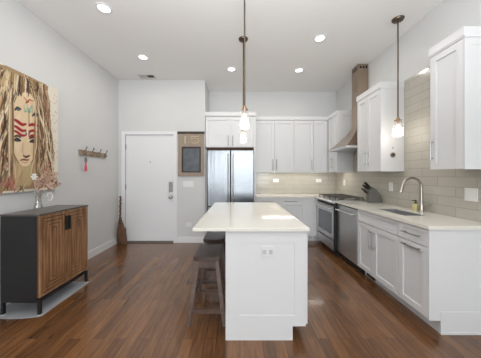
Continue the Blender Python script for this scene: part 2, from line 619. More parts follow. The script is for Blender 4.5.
s0 = stool(-0.288, 2.135)
s1 = copy_tree(s0)
s1.location = (-0.288, 2.67, 0)
s1['label'] = 'dark walnut bar stool behind the nearest one, further along the island'

# ------------------------------------------------------------------ right-hand base run
FX, CX = 1.60, 1.58                                   # cabinet door face, counter edge
BX = FX + 0.02                                        # carcass face
WX = XR - 0.009


def base_cabinet(name, y0, y1, label, end_panel=False):
    t = thing(name, (BX, (y0 + y1) / 2, 0), label, 'base cabinet')
    mb = MB()
    mb.box(BX, WX, y0 + 0.002, y1, 0.114, 0.66)
    mb.box(BX, BX + 0.03, y0 + 0.002, y1, 0.66, 0.882)
    mb.box(WX - 0.02, WX, y0 + 0.002, y1, 0.66, 0.882)
    mb.box(BX + 0.03, WX - 0.02, y0 + 0.002, y0 + 0.02, 0.66, 0.882)
    mb.box(BX + 0.03, WX - 0.02, y1 - 0.02, y1, 0.66, 0.882)
    mb.box(FX + 0.10, WX, y0 + 0.002, y1, 0.0, 0.114)
    mb.build('body', M['cab'], t)
    return t


A0, A1, B1 = 1.866, 2.212, 2.968
t = base_cabinet('base_cabinet', A0, A1, 'white base cabinet with one drawer over a pull-out door, at the counter end')
mb = MB()
shaker(mb, '-x', BX, A0, A1, 0.727, 0.878, stile=0.035)
d = mb.build('drawer', M['cab'], t)
pull('-x', FX, 2.03, 0.80, 0.21, False, d, r=0.006)
mb = MB()
shaker(mb, '-x', BX, A0, A1, 0.118, 0.724)
d = mb.build('door', M['cab'], t)
pull('-x', FX, 2.03, 0.685, 0.21, False, d, r=0.006)
mb = MB()
mb.box(FX + 0.0, WX, A0 - 0.016, A0 + 0.002, 0.114, 0.882)
mb.box(FX + 0.095, WX, A0 - 0.016, A0 + 0.002, 0.0, 0.114)
mb.box(FX + 0.095, WX, A0 - 0.024, A0 - 0.016, 0.0, 0.022)
mb.box(FX + 0.095, WX, A0 - 0.020, A0 - 0.016, 0.022, 0.19)
mb.build('end_panel', M['cab'], t)

t = base_cabinet('base_cabinet', A1 + 0.001, B1, 'white sink base cabinet with two tall doors under a blank front, right of dishwasher')
mb = MB()
shaker(mb, '-x', BX, A1, B1, 0.727, 0.878, stile=0.035)
mb.build('blank_drawer_front', M['cab'], t)
mid = (A1 + B1) / 2 + 0.04
for (y0, y1, hy) in ((A1, mid, mid - 0.035), (mid, B1, mid + 0.035)):
    mb = MB()
    shaker(mb, '-x', BX, y0, y1, 0.118, 0.724)
    d = mb.build('door', M['cab'], t)
    pull('-x', FX, hy, 0.56, 0.22, True, d, r=0.006)
MB().box(FX + 0.085, FX + 0.0995, 2.74, 2.90, 0.02, 0.085).build('toe_kick_grille', M['dark'], t)['label'] = 'dark grille in the toe kick'

# countertop with sink cut-out
SX0, SX1, SY0, SY1 = 1.735, 1.96, 2.30, 2.765
CY0, CY1 = 1.836, 3.578
mb = MB()
mb.box(CX, SX0, CY0, CY1, 0.884, 0.914)
mb.box(SX1, WX, CY0, CY1, 0.884, 0.914)
mb.box(SX0, SX1, CY0, SY0, 0.884, 0.914)
mb.box(SX0, SX1, SY1, CY1, 0.884, 0.914)
bmesh.ops.remove_doubles(mb.bm, verts=mb.bm.verts, dist=1e-5)
tag(mb.build('countertop', M['quartz']), 'long off-white quartz countertop with the sink cut into it, right wall', 'countertop')

t = thing('kitchen_sink', ((SX0 + SX1) / 2, (SY0 + SY1) / 2, 0.72), 'undermount steel sink set in the right-hand counter', 'sink')
mb = MB()
zb = 0.71
g = 0.0008
mb.box(SX0 + g, SX0 + 0.007, SY0 + g, SY1 - g, zb, 0.9135)
mb.box(SX1 - 0.007, SX1 - g, SY0 + g, SY1 - g, zb, 0.9135)
mb.box(SX0 + 0.007, SX1 - 0.007, SY0 + g, SY0 + 0.007, zb, 0.9135)
mb.box(SX0 + 0.007, SX1 - 0.007, SY1 - 0.007, SY1 - g, zb, 0.9135)
mb.box(SX0 + g, SX1 - g, SY0 + g, SY1 - g, zb - 0.012, zb)
mb.build('basin', M['sink'], t)
MB().lathe((1.85, 2.53, zb), [(0.045, 0.0005), (0.04, 0.003), (0.02, 0.002)], 16).build('drain', M['chrome'], t)

fx, fy = 2.12, 2.56
t = thing('kitchen_faucet', (fx, fy, 0.914), 'tall gooseneck nickel faucet behind the sink', 'faucet')
mb = MB().lathe((fx, fy, 0.9142), [(0.030, 0), (0.030, 0.008), (0.024, 0.014), (0.024, 0.10), (0.018, 0.112)], 16)
mb.build('base', M['chrome'], t, smooth=True)
pts = [(fx, fy, 1.02), (fx, fy, 1.10), (fx, fy, 1.19)]
R = 0.118
for k in range(1, 13):
    a = PI * k / 12 * 0.93
    pts.append((fx - R + R * math.cos(a), fy - 0.02 * k / 12, 1.19 + R * math.sin(a)))
MB().tube(pts, [0.0185, 0.017, 0.0155] + [0.0145] * 12, 12).build('neck', M['chrome'], t, smooth=True)
e = Vector(pts[-1])
dirv = (e - Vector(pts[-2])).normalized()
MB().tube([e - dirv * 0.002, e + dirv * 0.02, e + dirv * 0.075, e + dirv * 0.085], [0.016, 0.018, 0.021, 0.017], 12).build('spray_head', M['chrome'], t, smooth=True)
MB().tube([(fx + 0.015, fy - 0.01, 0.985), (fx + 0.03, fy - 0.04, 0.99), (fx + 0.035, fy - 0.085, 1.005)], [0.011, 0.009, 0.006], 10).build('lever', M['chrome'], t, smooth=True)

t = thing('soap_bottle', (2.125, 2.645, 0.914), 'small yellow-green soap bottle with dark cap beside the faucet', 'soap bottle')
MB().lathe((2.125, 2.645, 0.9142), [(0.036, 0), (0.04, 0.006), (0.04, 0.06), (0.03, 0.078), (0.014, 0.084)], 16).build('bottle', M['soap'], t, smooth=True)
mb = MB().lathe((2.125, 2.645, 0.998), [(0.016, 0), (0.016, 0.018), (0.006, 0.02), (0.006, 0.034)], 12)
mb.box(2.083, 2.133, 2.638, 2.652, 1.03, 1.041)
mb.build('pump_cap', M['soapcap'], t)

# knife block and knives
kb = thing('knife_block', (2.08, 3.40, 0.914), 'grey wedge-shaped knife block on the counter near the range', 'knife block')
prof = [(1.99, 0.9145), (2.186, 0.9145), (2.183, 0.95), (2.155, 1.03), (2.105, 1.11), (2.045, 1.155), (1.99, 1.09)]
MB().prism(prof, 1, 3.355, 3.445).build('block', M['block'], kb, bevel=0.004)
kd = Vector((-0.72, 0, 0.69)).normalized()
slots = [(2.03, 1.138, 3.38, 0.115), (2.032, 1.140, 3.42, 0.105), (2.005, 1.108, 3.375, 0.09), (2.005, 1.108, 3.425, 0.095), (1.989, 1.05, 3.38, 0.095), (1.989, 1.05, 3.42, 0.10)]
for i, (x, z, y, L) in enumerate(slots):
    p = Vector((x, y, z)) + kd * 0.002
    kt = thing('kitchen_knife', p, 'black-handled kitchen knife slotted in the grey knife block', 'knife', 'knives in the block')
    MB().tube([p, p + kd * 0.012], 0.007, 8).build('bolster', M['chrome'], kt)
    q = p + kd * 0.012
    MB().tube([q, q + kd * L * 0.35, q + kd * L * 0.7 + Vector((0.004, 0, 0)), q + kd * L], [0.012, 0.0145, 0.013, 0.016], 8).build('handle', M['knifehandle'], kt, smooth=True)

# ------------------------------------------------------------------ dishwasher
t = thing('dishwasher', (1.9, 3.275, 0), 'stainless steel dishwasher between range and sink cabinet', 'dishwasher')
D0, D1 = 2.974, 3.576
MB().box(FX + 0.02, WX, D0 + 0.004, D1 - 0.004, 0.1, 0.875).build('body', M['dark'], t)
MB().box(FX - 0.004, FX + 0.02, D0 + 0.004, D1 - 0.004, 0.115, 0.862).build('door', M['steel'], t, bevel=0.003)
mb = MB()
mb.tube([(FX - 0.05, D0 + 0.05, 0.79), (FX - 0.05, D1 - 0.05, 0.79)], 0.011, 10)
for y in (D0 + 0.07, D1 - 0.07):
    mb.tube([(FX - 0.004, y, 0.79), (FX - 0.05, y, 0.79)], 0.009, 8)
mb.build('handle', M['steel'], t, smooth=True)
MB().box(FX + 0.07, FX + 0.09, D0 + 0.004, D1 - 0.004, 0.0, 0.0995).build('kick_plate', M['dark'], t)
MB().box(FX - 0.002, FX + 0.02, D0 + 0.004, D1 - 0.004, 0.863, 0.882).build('control_strip', M['dark'], t)

# ------------------------------------------------------------------ range
R0, R1, RF = 3.584, 4.344, 1.54
t = thing('gas_range', (1.87, 3.964, 0), 'stainless slide-in gas range with black grates', 'range')
mb = MB()
mb.box(RF + 0.045, WX, R0, R1, 0.09, 0.895)
mb.box(RF + 0.10, WX, R0 + 0.02, R1 - 0.02, 0.0, 0.09)
mb.build('body', M['dark'], t)
mb = MB()
ZC = 0.922
poly = [(RF - 0.025, 0.878), (RF - 0.028, 0.898), (RF - 0.01, 0.916), (RF + 0.05, ZC), (WX, ZC), (WX, 0.896), (RF + 0.045, 0.896), (RF + 0.01, 0.872)]
mb.prism(poly, 1, R0 + 0.001, R1 - 0.001)
mb.build('cooktop', M['steel'], t, bevel=0.002)
MB().box(RF + 0.001, RF + 0.0449, R0, R0 + 0.003, 0.09, 0.871).build('side_trim', M['dark'], t)
MB().box(RF + 0.012, RF + 0.045, R0 + 0.0035, R1 - 0.002, 0.83, 0.871).build('control_panel', M['dark'], t)
for k in range(5):
    y = R0 + 0.10 + k * (R1 - R0 - 0.2) / 4
    MB().tube([(RF + 0.012, y, 0.85), (RF - 0.008, y, 0.85), (RF - 0.014, y, 0.85)], [0.016, 0.015, 0.011], 12).build('knob', M['iron'], t, smooth=True)
mb = MB()
for (y0, y1, z0, z1) in ((R0 + 0.0035, R0 + 0.07, 0.27, 0.822), (R1 - 0.07, R1 - 0.003, 0.27, 0.822), (R0 + 0.07, R1 - 0.07, 0.27, 0.35), (R0 + 0.07, R1 - 0.07, 0.71, 0.822)):
    mb.box(RF, RF + 0.044, y0, y1, z0, z1)
d = mb.build('oven_door', M['steel'], t)
MB().box(RF + 0.004, RF + 0.03, R0 + 0.071, R1 - 0.071, 0.351, 0.709).build('oven_window', M['glassdark'], d)
mb = MB()
mb.tube([(RF - 0.055, R0 + 0.03, 0.78), (RF - 0.055, R1 - 0.03, 0.78)], 0.013, 10)
for y in (R0 + 0.05, R1 - 0.05):
    mb.tube([(RF, y, 0.78), (RF - 0.055, y, 0.78)], 0.010, 8)
mb.build('oven_handle', M['steel'], d, smooth=True)
MB().box(RF + 0.004, RF + 0.044, R0 + 0.0035, R1 - 0.003, 0.10, 0.245).build('warming_drawer', M['steel'], t, bevel=0.004)
MB().box(RF + 0.03, RF + 0.044, R0 + 0.0035, R1 - 0.003, 0.246, 0.269).build('drawer_gap', M['dark'], t)
for (bx, by) in ((1.74, 3.74), (1.74, 4.19), (2.02, 3.74), (2.02, 4.19), (1.88, 3.964)):
    MB().lathe((bx, by, ZC + 0.0005), [(0.055, 0), (0.05, 0.008), (0.03, 0.012), (0.028, 0.018)], 16).build('burner', M['iron'], t)
for (y0, y1) in ((R0 + 0.02, R0 + 0.245), (R0 + 0.25, R1 - 0.25), (R1 - 0.245, R1 - 0.02)):
    mb = MB()
    gz = ZC + 0.034
    gx0, gx1 = 1.575, 2.04
    for y in (y0, (y0 + y1) / 2 - 0.006, y1 - 0.012):
        mb.box(gx0, gx1, y, y + 0.012, gz, gz + 0.016)
    for k in range(5):
        x = gx0 + k * (gx1 - gx0 - 0.012) / 4
        mb.box(x, x + 0.012, y0, y1, gz, gz + 0.016)
    for x in (gx0, gx1 - 0.012):
        for y in (y0, y1 - 0.012):
            mb.box(x, x + 0.012, y, y + 0.012, ZC + 0.0005, gz)
    mb.build('grate', M['iron'], t)

# ------------------------------------------------------------------ back base run, counters
BF = 4.40                                            # door face plane of the back base run
t = thing('base_cabinet', (0.56, 4.7, 0), 'white base cabinet on the back wall right beside the refrigerator', 'base cabinet')
MB().box(0.345, 0.789, BF + 0.02, YB - 0.009, 0.114, 0.883).build('body', M['cab'], t)
MB().box(0.345, 0.789, BF + 0.09, YB - 0.009, 0, 0.114).build('toe_kick', M['cab'], t)
mb = MB(); shaker(mb, '-y', BF + 0.02, 0.345, 0.789, 0.735, 0.878, stile=0.035)
d = mb.build('drawer', M['cab'], t); pull('-y', BF, 0.567, 0.815, 0.24, False, d)
mb = MB(); shaker(mb, '-y', BF + 0.02, 0.345, 0.789, 0.118, 0.732)
d = mb.build('door', M['cab'], t); pull('-y', BF, 0.735, 0.60, 0.16, True, d)
t = thing('base_cabinet', (1.03, 4.7, 0), 'white base cabinet on the back wall midway between refrigerator and range', 'base cabinet')
MB().box(0.791, 1.27, BF + 0.02, YB - 0.009, 0.114, 0.883).build('body', M['cab'], t)
MB().box(0.791, 1.27, BF + 0.09, YB - 0.009, 0, 0.114).build('toe_kick', M['cab'], t)
mb = MB(); shaker(mb, '-y', BF + 0.02, 0.791, 1.27, 0.735, 0.878, stile=0.035)
d = mb.build('drawer', M['cab'], t); pull('-y', BF, 1.03, 0.815, 0.26, False, d)
mb = MB(); shaker(mb, '-y', BF + 0.02, 0.791, 1.27, 0.118, 0.732)
d = mb.build('door', M['cab'], t); pull('-y', BF, 0.845, 0.60, 0.16, True, d)
t = thing('corner_cabinet', (1.7, 4.7, 0), 'plain white corner base cabinet beside the range front', 'base cabinet')
mb = MB().box(1.272, WX, BF + 0.02, YB - 0.009, 0.114, 0.883)
mb.box(1.272, BX, BF + 0.001, BF + 0.02, 0.114, 0.883)
mb.box(BX, WX, 4.348, BF + 0.02, 0.114, 0.883)
mb.build('body', M['cab'], t)
MB().box(1.272, WX, BF + 0.09, YB - 0.009, 0, 0.114).build('toe_kick', M['cab'], t)
mb = MB()
mb.prism([(0.338, BF - 0.02), (CX, BF - 0.02), (CX, 4.348), (WX, 4.348), (WX, YB - 0.0085), (0.338, YB - 0.0085)], 2, 0.8845, 0.914)
tag(mb.build('countertop', M['quartz']), 'off-white quartz countertop along the back wall between refrigerator and range', 'countertop')

# ------------------------------------------------------------------ refrigerator and its surround
GF = 4.375
t = thing('refrigerator_surround', (-0.165, 4.7, 0), 'white tall cabinet enclosing the refrigerator with two doors above it', 'cabinet')
mb = MB()
mb.box(-0.668, -0.648, GF + 0.02, YB - 0.001, 0.0, 1.86)
mb.box(0.295, 0.334, GF, YB - 0.001, 0.0, 2.50)
mb.box(-0.668, 0.295, GF + 0.02, YB - 0.001, 1.89, 2.50)
mb.build('body', M['cab'], t)
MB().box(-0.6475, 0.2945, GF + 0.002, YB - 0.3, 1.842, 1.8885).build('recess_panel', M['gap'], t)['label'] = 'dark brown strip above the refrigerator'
for (u0, u1, hu) in ((-0.668, -0.17, -0.215), (-0.17, 0.295, -0.125)):
    mb = MB(); shaker(mb, '-y', GF + 0.02, u0, u1, 1.895, 2.495)
    d = mb.build('door', M['cab'], t)
    pull('-y', GF, hu, 2.02, 0.2, True, d)
mb = MB()
mb.prism([(GF - 0.002, 2.5005), (GF - 0.014, 2.52), (GF - 0.014, 2.59), (YB - 0.001, 2.59), (YB - 0.001, 2.5005)], 0, -0.672, 0.34)
mb.build('crown', M['cab'], t)

t = thing('refrigerator', (-0.18, 4.55, 0), 'stainless steel french-door refrigerator in the white surround', 'refrigerator')
FF = 4.30
MB().box(-0.625, 0.275, FF + 0.07, YB - 0.02, 0.02, 1.835).build('body', M['dark'], t)
MB().box(-0.60, 0.25, FF + 0.11, YB - 0.1, 0, 0.02).build('feet', M['dark'], t)
for (x0, x1, hx) in ((-0.625, -0.1665, -0.215), (-0.1615, 0.29, -0.113)):
    d = MB().box(x0, x1, FF, FF + 0.066, 0.725, 1.83).build('door', M['fridge'], t, bevel=0.012)
    mb = MB()
    pts = [(hx, FF - 0.002, 0.815), (hx, FF - 0.045, 0.85)] + [(hx, FF - 0.05 - 0.008 * math.sin(PI * k / 8), 0.85 + 0.86 * k / 8) for k in range(1, 8)] + [(hx, FF - 0.045, 1.71), (hx, FF - 0.002, 1.745)]
    mb.tube(pts, 0.014, 10)
    mb.build('handle', M['steel'], d, smooth=True)
d = MB().box(-0.625, 0.29, FF, FF + 0.066, 0.09, 0.715).build('freezer_drawer', M['fridge'], t, bevel=0.012)
mb = MB()
mb.tube([(-0.58, FF - 0.002, 0.64), (-0.55, FF - 0.045, 0.64), (0.21, FF - 0.045, 0.64), (0.24, FF - 0.002, 0.64)], 0.014, 10)
mb.build('handle', M['steel'], d, smooth=True)
MB().box(0.02, 0.17, FF - 0.003, FF - 0.0002, 1.745, 1.77).build('badge', M['chrome'], t)

# ------------------------------------------------------------------ upper cabinets
ZU0, ZU1, ZT = 1.388, 2.487, 2.575
UB = 4.65                                            # door face of back uppers
UX = 1.88                                            # door face of right uppers


def led_bar(parent, x0, x1, y0, y1):
    MB().box(x0, x1, y0, y1, ZU0 + 0.012, ZU0 + 0.0245).build('light_bar', M['led'], parent)
    sx, sy = x1 - x0, y1 - y0
    area('light_bar_glow', ((x0 + x1) / 2, (y0 + y1) / 2, ZU0 + 0.008), (0, 0, 0), sx, sy, 2.9 * max(sx, sy), (1.0, 0.965, 0.92), parent)


def upper_back(x0, x1, doors, label):
    t = thing('upper_cabinet', ((x0 + x1) / 2, 4.8, ZU0), label, 'upper cabinet')
    MB().box(x0 + 0.0005, x1 - 0.0005, UB + 0.02, YB - 0.0085, ZU0 + 0.025, ZU1).build('body', M['cab'], t)
    for (a, b, h) in doors:
        mb = MB(); shaker(mb, '-y', UB + 0.02, a, b, ZU0 + 0.003, ZU1)
        d = mb.build('door', M['cab'], t)
        if h is not None:
            pull('-y', UB, h, ZU0 + 0.17, 0.23, True, d)
    mb = MB()
    mb.prism([(UB - 0.002, ZU1 + 0.0005), (UB - 0.014, ZU1 + 0.02), (UB - 0.014, ZT), (YB - 0.0085, ZT), (YB - 0.0085, ZU1 + 0.0005)], 0, x0 + 0.0005, x1 - 0.0005)
    mb.build('crown', M['cab'], t)
    return t


t = upper_back(0.341, 1.163, [(0.341, 0.752, 0.712), (0.752, 1.163, 0.792)], 'white two-door upper cabinet on the back wall beside the refrigerator')
led_bar(t, 0.5, 1.15, UB + 0.085, UB + 0.11)
t = upper_back(1.163, WX, [(1.163, 1.575, 1.535), (1.575, UX - 0.015, None)], 'white upper cabinet on the back wall nearest the corner')
led_bar(t, 1.175, 1.80, UB + 0.085, UB + 0.11)


def upper_right(y0, y1, doors, label, yback=None, end=None):
    t = thing('upper_cabinet', (2.0, (y0 + y1) / 2, ZU0), label, 'upper cabinet')
    yb = yback or y1
    mb = MB().box(UX + 0.02, WX, y0 + 0.0005, yb - 0.0005, ZU0 + 0.025, ZU1)
    mb.build('body', M['cab'], t)
    for (a, b, h) in doors:
        mb = MB(); shaker(mb, '-x', UX + 0.02, a, b, ZU0 + 0.003, ZU1)
        d = mb.build('door', M['cab'], t)
        if h is not None:
            pull('-x', UX, h, ZU0 + 0.19, 0.2, True, d)
    mb = MB()
    if end == 'shaker':
        shaker(mb, '-y', y0, UX, WX, ZU0 + 0.0, ZU1, th=0.014, stile=0.055, rec=0.005, g=0)
    else:
        fbox(mb, '-y', y0, UX, WX, 0, 0.014, ZU0, ZU1)
    mb.build('end_panel', M['cab'], t)
    mb = MB()
    mb.prism([(UX - 0.002, ZU1 + 0.0005), (UX - 0.014, ZU1 + 0.02), (UX - 0.014, ZT), (WX, ZT), (WX, ZU1 + 0.0005)], 1, y0 - 0.02, yb - 0.0005)
    mb.build('crown', M['cab'], t)
    return t


t = upper_right(1.845, 2.165, [(1.845, 2.165, 2.13)], 'white single-door upper cabinet nearest the camera on the right wall', end='shaker')
t = upper_right(2.931, 3.496, [(2.931, 3.235, 3.195), (3.235, 3.496, 3.275)], 'white two-door upper cabinet with a round metal disc on its side')
ry = 2.931 - 0.0145
mo = thing('round_metal_disc', (2.036, ry, 1.607), 'small round metal disc on the cabinet side by the sink pendant', 'wall fixture')
MB().tube([(2.036, ry, 1.607), (2.036, ry - 0.012, 1.607)], 0.033, 18).build('rim', M['chrome'], mo)
MB().tube([(2.036, ry - 0.0122, 1.607), (2.036, ry - 0.016, 1.607)], 0.022, 18).build('face', M['pewter'], mo)
MB().tube([(2.036, ry, 1.70), (2.036, ry - 0.01, 1.70)], 0.009, 10).build('upper_stud', M['chrome'], mo)
t = upper_right(4.224, UB - 0.016, [(4.224, 4.43, 4.395), (4.43, UB - 0.018, 4.465)], 'white upper cabinet in the corner left of the range hood', end='shaker')
led_bar(t, 2.02, 2.045, 4.27, 4.6)

# ------------------------------------------------------------------ hood
t = thing('range_hood', (2.0, 3.86, 1.77), 'stainless chimney range hood with curved canopy over the range', 'range hood')
HX, HY0, HY1 = 1.71, 3.505, 4.195
CXH, CYH0, CYH1 = 2.015, 3.73, 3.93


def hring(mb, x0, y0, y1, z):
    return [mb.bm.verts.new(p) for p in ((x0, y0, z), (WX, y0, z), (WX, y1, z), (x0, y1, z))]


mb = MB()
rings = []
for k in range(11):
    s = k / 10
    z = 1.812 + s * 0.36
    c = 1 - (1 - s) ** 1.35
    rings.append(hring(mb, HX + (CXH - HX) * c, HY0 + (CYH0 - HY0) * c, HY1 + (CYH1 - HY1) * c, z))
mb.loft(rings)
mb.build('canopy', M['hood'], t, smooth=True)
MB().box(HX - 0.004, WX, HY0 - 0.003, HY1 + 0.003, 1.775, 1.8115).build('rim', M['steel'], t, bevel=0.003)
MB().box(CXH + 0.001, WX, CYH0 + 0.001, CYH1 - 0.001, 2.1725, H - 0.002).build('chimney', M['hood'], t)
mb = MB()
for k in range(4):
    y = CYH0 + 0.025 + k * 0.042
    mb.box(CXH - 0.001, CXH + 0.0005, y, y + 0.02, H - 0.10, H - 0.03)
for k in range(3):
    mb.box(CXH + 0.035 + k * 0.048, CXH + 0.065 + k * 0.048, CYH0 - 0.001, CYH0 + 0.0005, H - 0.075, H - 0.035)
mb.build('vent_slot', M['dark'], t)

# ------------------------------------------------------------------ wall plates


def outlet(face, plane, u, z, wd, ht, label, sockets, name='wall_outlet', cat='outlet', group=None, vert=True):
    if face == '-y': loc = (u, plane, z)
    elif face == '-x': loc = (plane, u, z)
    t = thing(name, loc, label, cat, group)
    mb = MB(); fbox(mb, face, plane, u - wd / 2, u + wd / 2, 0.0003, 0.006, z - ht / 2, z + ht / 2)
    mb.build('plate', M['plate'], t, bevel=0.0015)
    for (du, dz, a, b) in sockets:
        mb = MB(); fbox(mb, face, plane, u + du - a / 2, u + du + a / 2, 0.0062, 0.009, z + dz - b / 2, z + dz + b / 2)
        mb.build('socket' if cat == 'outlet' else 'switch', M['plate'], t)
    return t


tp = YB - 0.008
outlet('-y', tp, 0.835, 1.215, 0.125, 0.08, 'horizontal white outlet on the back tile nearer the refrigerator', [(-0.026, 0, 0.03, 0.034), (0.026, 0, 0.03, 0.034)], group='outlets on the back tile')
outlet('-y', tp, 1.80, 1.215, 0.125, 0.08, 'horizontal white outlet on the back tile nearer the range', [(-0.026, 0, 0.03, 0.034), (0.026, 0, 0.03, 0.034)], group='outlets on the back tile')
tr = XR - 0.008
outlet('-x', tr, 4.57, 1.18, 0.075, 0.12, 'upright white outlet on the right tile in the corner behind the range', [(0, -0.026, 0.034, 0.03), (0, 0.026, 0.034, 0.03)])
outlet('-x', tr, 3.17, 1.172, 0.08, 0.125, 'upright white outlet on the right tile between knife block and faucet', [(0, -0.026, 0.034, 0.03), (0, 0.026, 0.034, 0.03)])
outlet('-x', tr, 2.075, 1.155, 0.118, 0.125, 'double white switch plate on the tile under the nearest upper cabinet', [(-0.024, 0, 0.034, 0.068), (0.024, 0, 0.034, 0.068)], name='wall_switch', cat='light switch')
outlet('-y', YE, -1.008, 1.157, 0.21, 0.115, 'triple white switch plate on the wall under the wooden 15 board', [(-0.05, 0, 0.034, 0.068), (0, 0, 0.034, 0.068), (0.05, 0, 0.034, 0.068)], name='wall_switch', cat='light switch')
outlet('-y', YE, -1.0, 0.355, 0.12, 0.085, 'low white outlet on the entry wall beside the island counter edge', [(-0.026, 0, 0.03, 0.034), (0.026, 0, 0.03, 0.034)])

# ------------------------------------------------------------------ wooden number board by the door
t = thing('number_board', (-0.95, YE, 1.33), 'weathered wooden frame with chalkboard and number 15, hung beside the door', 'wall sign')
bx0, bx1, bz0, bz1 = -1.208, -0.690, 1.315, 2.155
mb = MB()
mb.box(bx0, bx0 + 0.075, YE - 0.022, YE - 0.0003, bz0, bz1)
mb.box(bx1 - 0.065, bx1, YE - 0.022, YE - 0.0003, bz0, bz1)
mb.box(bx0 + 0.075, bx1 - 0.065, YE - 0.022, YE - 0.0003, bz0, 1.39)
mb.box(bx0 + 0.075, bx1 - 0.065, YE - 0.022, YE - 0.0003, 1.90, bz1)
mb.build('frame', M['rustic'], t)
MB().box(bx0 - 0.006, bx1 + 0.006, YE - 0.035, YE - 0.0003, bz1 + 0.0005, 2.198).build('top_rail', M['rusticdark'], t)
MB().box(bx0 + 0.0755, bx1 - 0.0655, YE - 0.012, YE - 0.0004, 1.3905, 1.8995).build('chalkboard', M['slate'], t)
mb = MB()
for (x0, x1, z0, z1) in ((bx0 + 0.0755, bx0 + 0.1, 1.3905, 1.8995), (bx1 - 0.09, bx1 - 0.0655, 1.3905, 1.8995), (bx0 + 0.1, bx1 - 0.09, 1.872, 1.8995), (bx0 + 0.1, bx1 - 0.09, 1.3905, 1.41)):
    mb.box(x0, x1, YE - 0.026, YE - 0.0125, z0, z1)
mb.build('inner_border', M['rusticdark'], t)
yn = YE - 0.0245
mb = MB()
mb.box(-1.075, -1.052, yn - 0.002, yn + 0.002, 1.965, 2.105)
mb.tube([(-1.085, yn, 2.085), (-1.064, yn, 2.10)], 0.006, 6)
mb.build('digit', M['gold'], t)
mb = MB()
pts = [(-0.80, yn, 2.10), (-0.945, yn, 2.10), (-0.95, yn, 2.045)]
mb.tube(pts, 0.009, 6)
pts = [(-0.95, yn, 2.045)]
for k in range(0, 13):
    a = PI * 0.62 - (PI * 1.36) * k / 12
    pts.append((-0.88 + 0.085 * math.cos(a), yn, 2.015 + 0.052 * math.sin(a)))
mb.tube(pts, 0.009, 6)
mb.build('digit', M['gold'], t)

# ------------------------------------------------------------------ broom by the door
bx, by = -2.285, 4.29
t = thing('broom', (bx, by, 0), 'brown twig broom with twisted handle standing upright left of the door', 'broom')
mb = MB()
rings = []
for (z, rx, ryy, ox) in ((0.002, 0.092, 0.032, 0.005), (0.10, 0.096, 0.034, 0.0), (0.25, 0.082, 0.032, -0.01), (0.38, 0.05, 0.026, -0.02), (0.46, 0.027, 0.022, -0.03), (0.50, 0.022, 0.02, -0.032)):
    n = 22
    rings.append([mb.bm.verts.new((bx + ox + rx * math.cos(2 * PI * i / n) * (1 + 0.06 * (i % 2)), by + ryy * math.sin(2 * PI * i / n) * (1 + 0.1 * (i % 2)), z + (0.03 * (i % 3) if z < 0.01 else 0))) for i in range(n)])
mb.loft(rings)
for k in range(26):
    a = random.uniform(0, 2 * PI)
    rr = random.uniform(0.6, 1.08)
    mb.tube([(bx - 0.03 + 0.02 * math.cos(a), by + 0.018 * math.sin(a), 0.48), (bx - 0.012 + 0.085 * rr * math.cos(a), by + 0.033 * rr * math.sin(a), 0.22),
             (bx + 0.10 * rr * math.cos(a), by + 0.036 * rr * math.sin(a), random.uniform(0.003, 0.05))], 0.003, 4)
mb.build('bristles', M['broom'], t)
for z in (0.40, 0.45, 0.50):
    MB().lathe((bx - 0.028, by, z), [(0.036 - (z - 0.40) * 0.13, 0), (0.036 - (z - 0.40) * 0.13, 0.012)], 12).build('binding', M['rusticdark'], t)
pts, rr = [], []
for k in range(24):
    z = 0.48 + k * 0.0195
    pts.append((bx - 0.033 + 0.004 * math.sin(k * 1.3), by + 0.006 * math.cos(k * 1.3) + 0.01 * k / 23, z))
    rr.append(0.016 + 0.004 * math.sin(k * 2.1))
MB().tube(pts, rr, 8).build('handle', M['broomhandle'], t, smooth=True)

# ------------------------------------------------------------------ coat rack
t = thing('coat_rack', (XL, 3.6, 1.68), 'distressed wooden coat rack with four metal hooks on the left wall', 'coat rack')
MB().box(XL + 0.0003, XL + 0.022, 3.285, 3.94, 1.642, 1.722).build('board', M['rackwood'], t)
hooks = (3.364, 3.528, 3.711, 3.879)
for y in hooks:
    mb = MB()
    mb.tube([(XL + 0.022, y, 1.665), (XL + 0.05, y, 1.655), (XL + 0.066, y, 1.672), (XL + 0.07, y, 1.69)], [0.008, 0.007, 0.007, 0.009], 8)
    mb.tube([(XL + 0.022, y, 1.70), (XL + 0.05, y, 1.715), (XL + 0.072, y, 1.75), (XL + 0.075, y, 1.775)], [0.008, 0.007, 0.007, 0.01], 8)
    mb.build('hook', M['pewter'], t, smooth=True)
ky = hooks[0]
kx = XL + 0.058
t = thing('tassel_keychain', (kx, ky, 1.66), 'keychain with coral pink tassel hanging from the coat rack', 'keychain')
mb = MB()
mb.tube([(kx - 0.004, ky - 0.008, 1.667), (kx, ky - 0.012, 1.62), (kx, ky, 1.595), (kx, ky + 0.012, 1.62), (kx - 0.004, ky + 0.008, 1.667)], 0.003, 6)
mb.build('cord', M['greycord'], t)
MB().box(kx - 0.008, kx + 0.008, ky - 0.02, ky + 0.02, 1.535, 1.6).build('fob', M['greycord'], t)
MB().lathe((kx, ky, 1.40), [(0.02, 0), (0.017, 0.05), (0.010, 0.10), (0.013, 0.118), (0.006, 0.135)], 10).build('tassel', M['pink'], t, smooth=True)

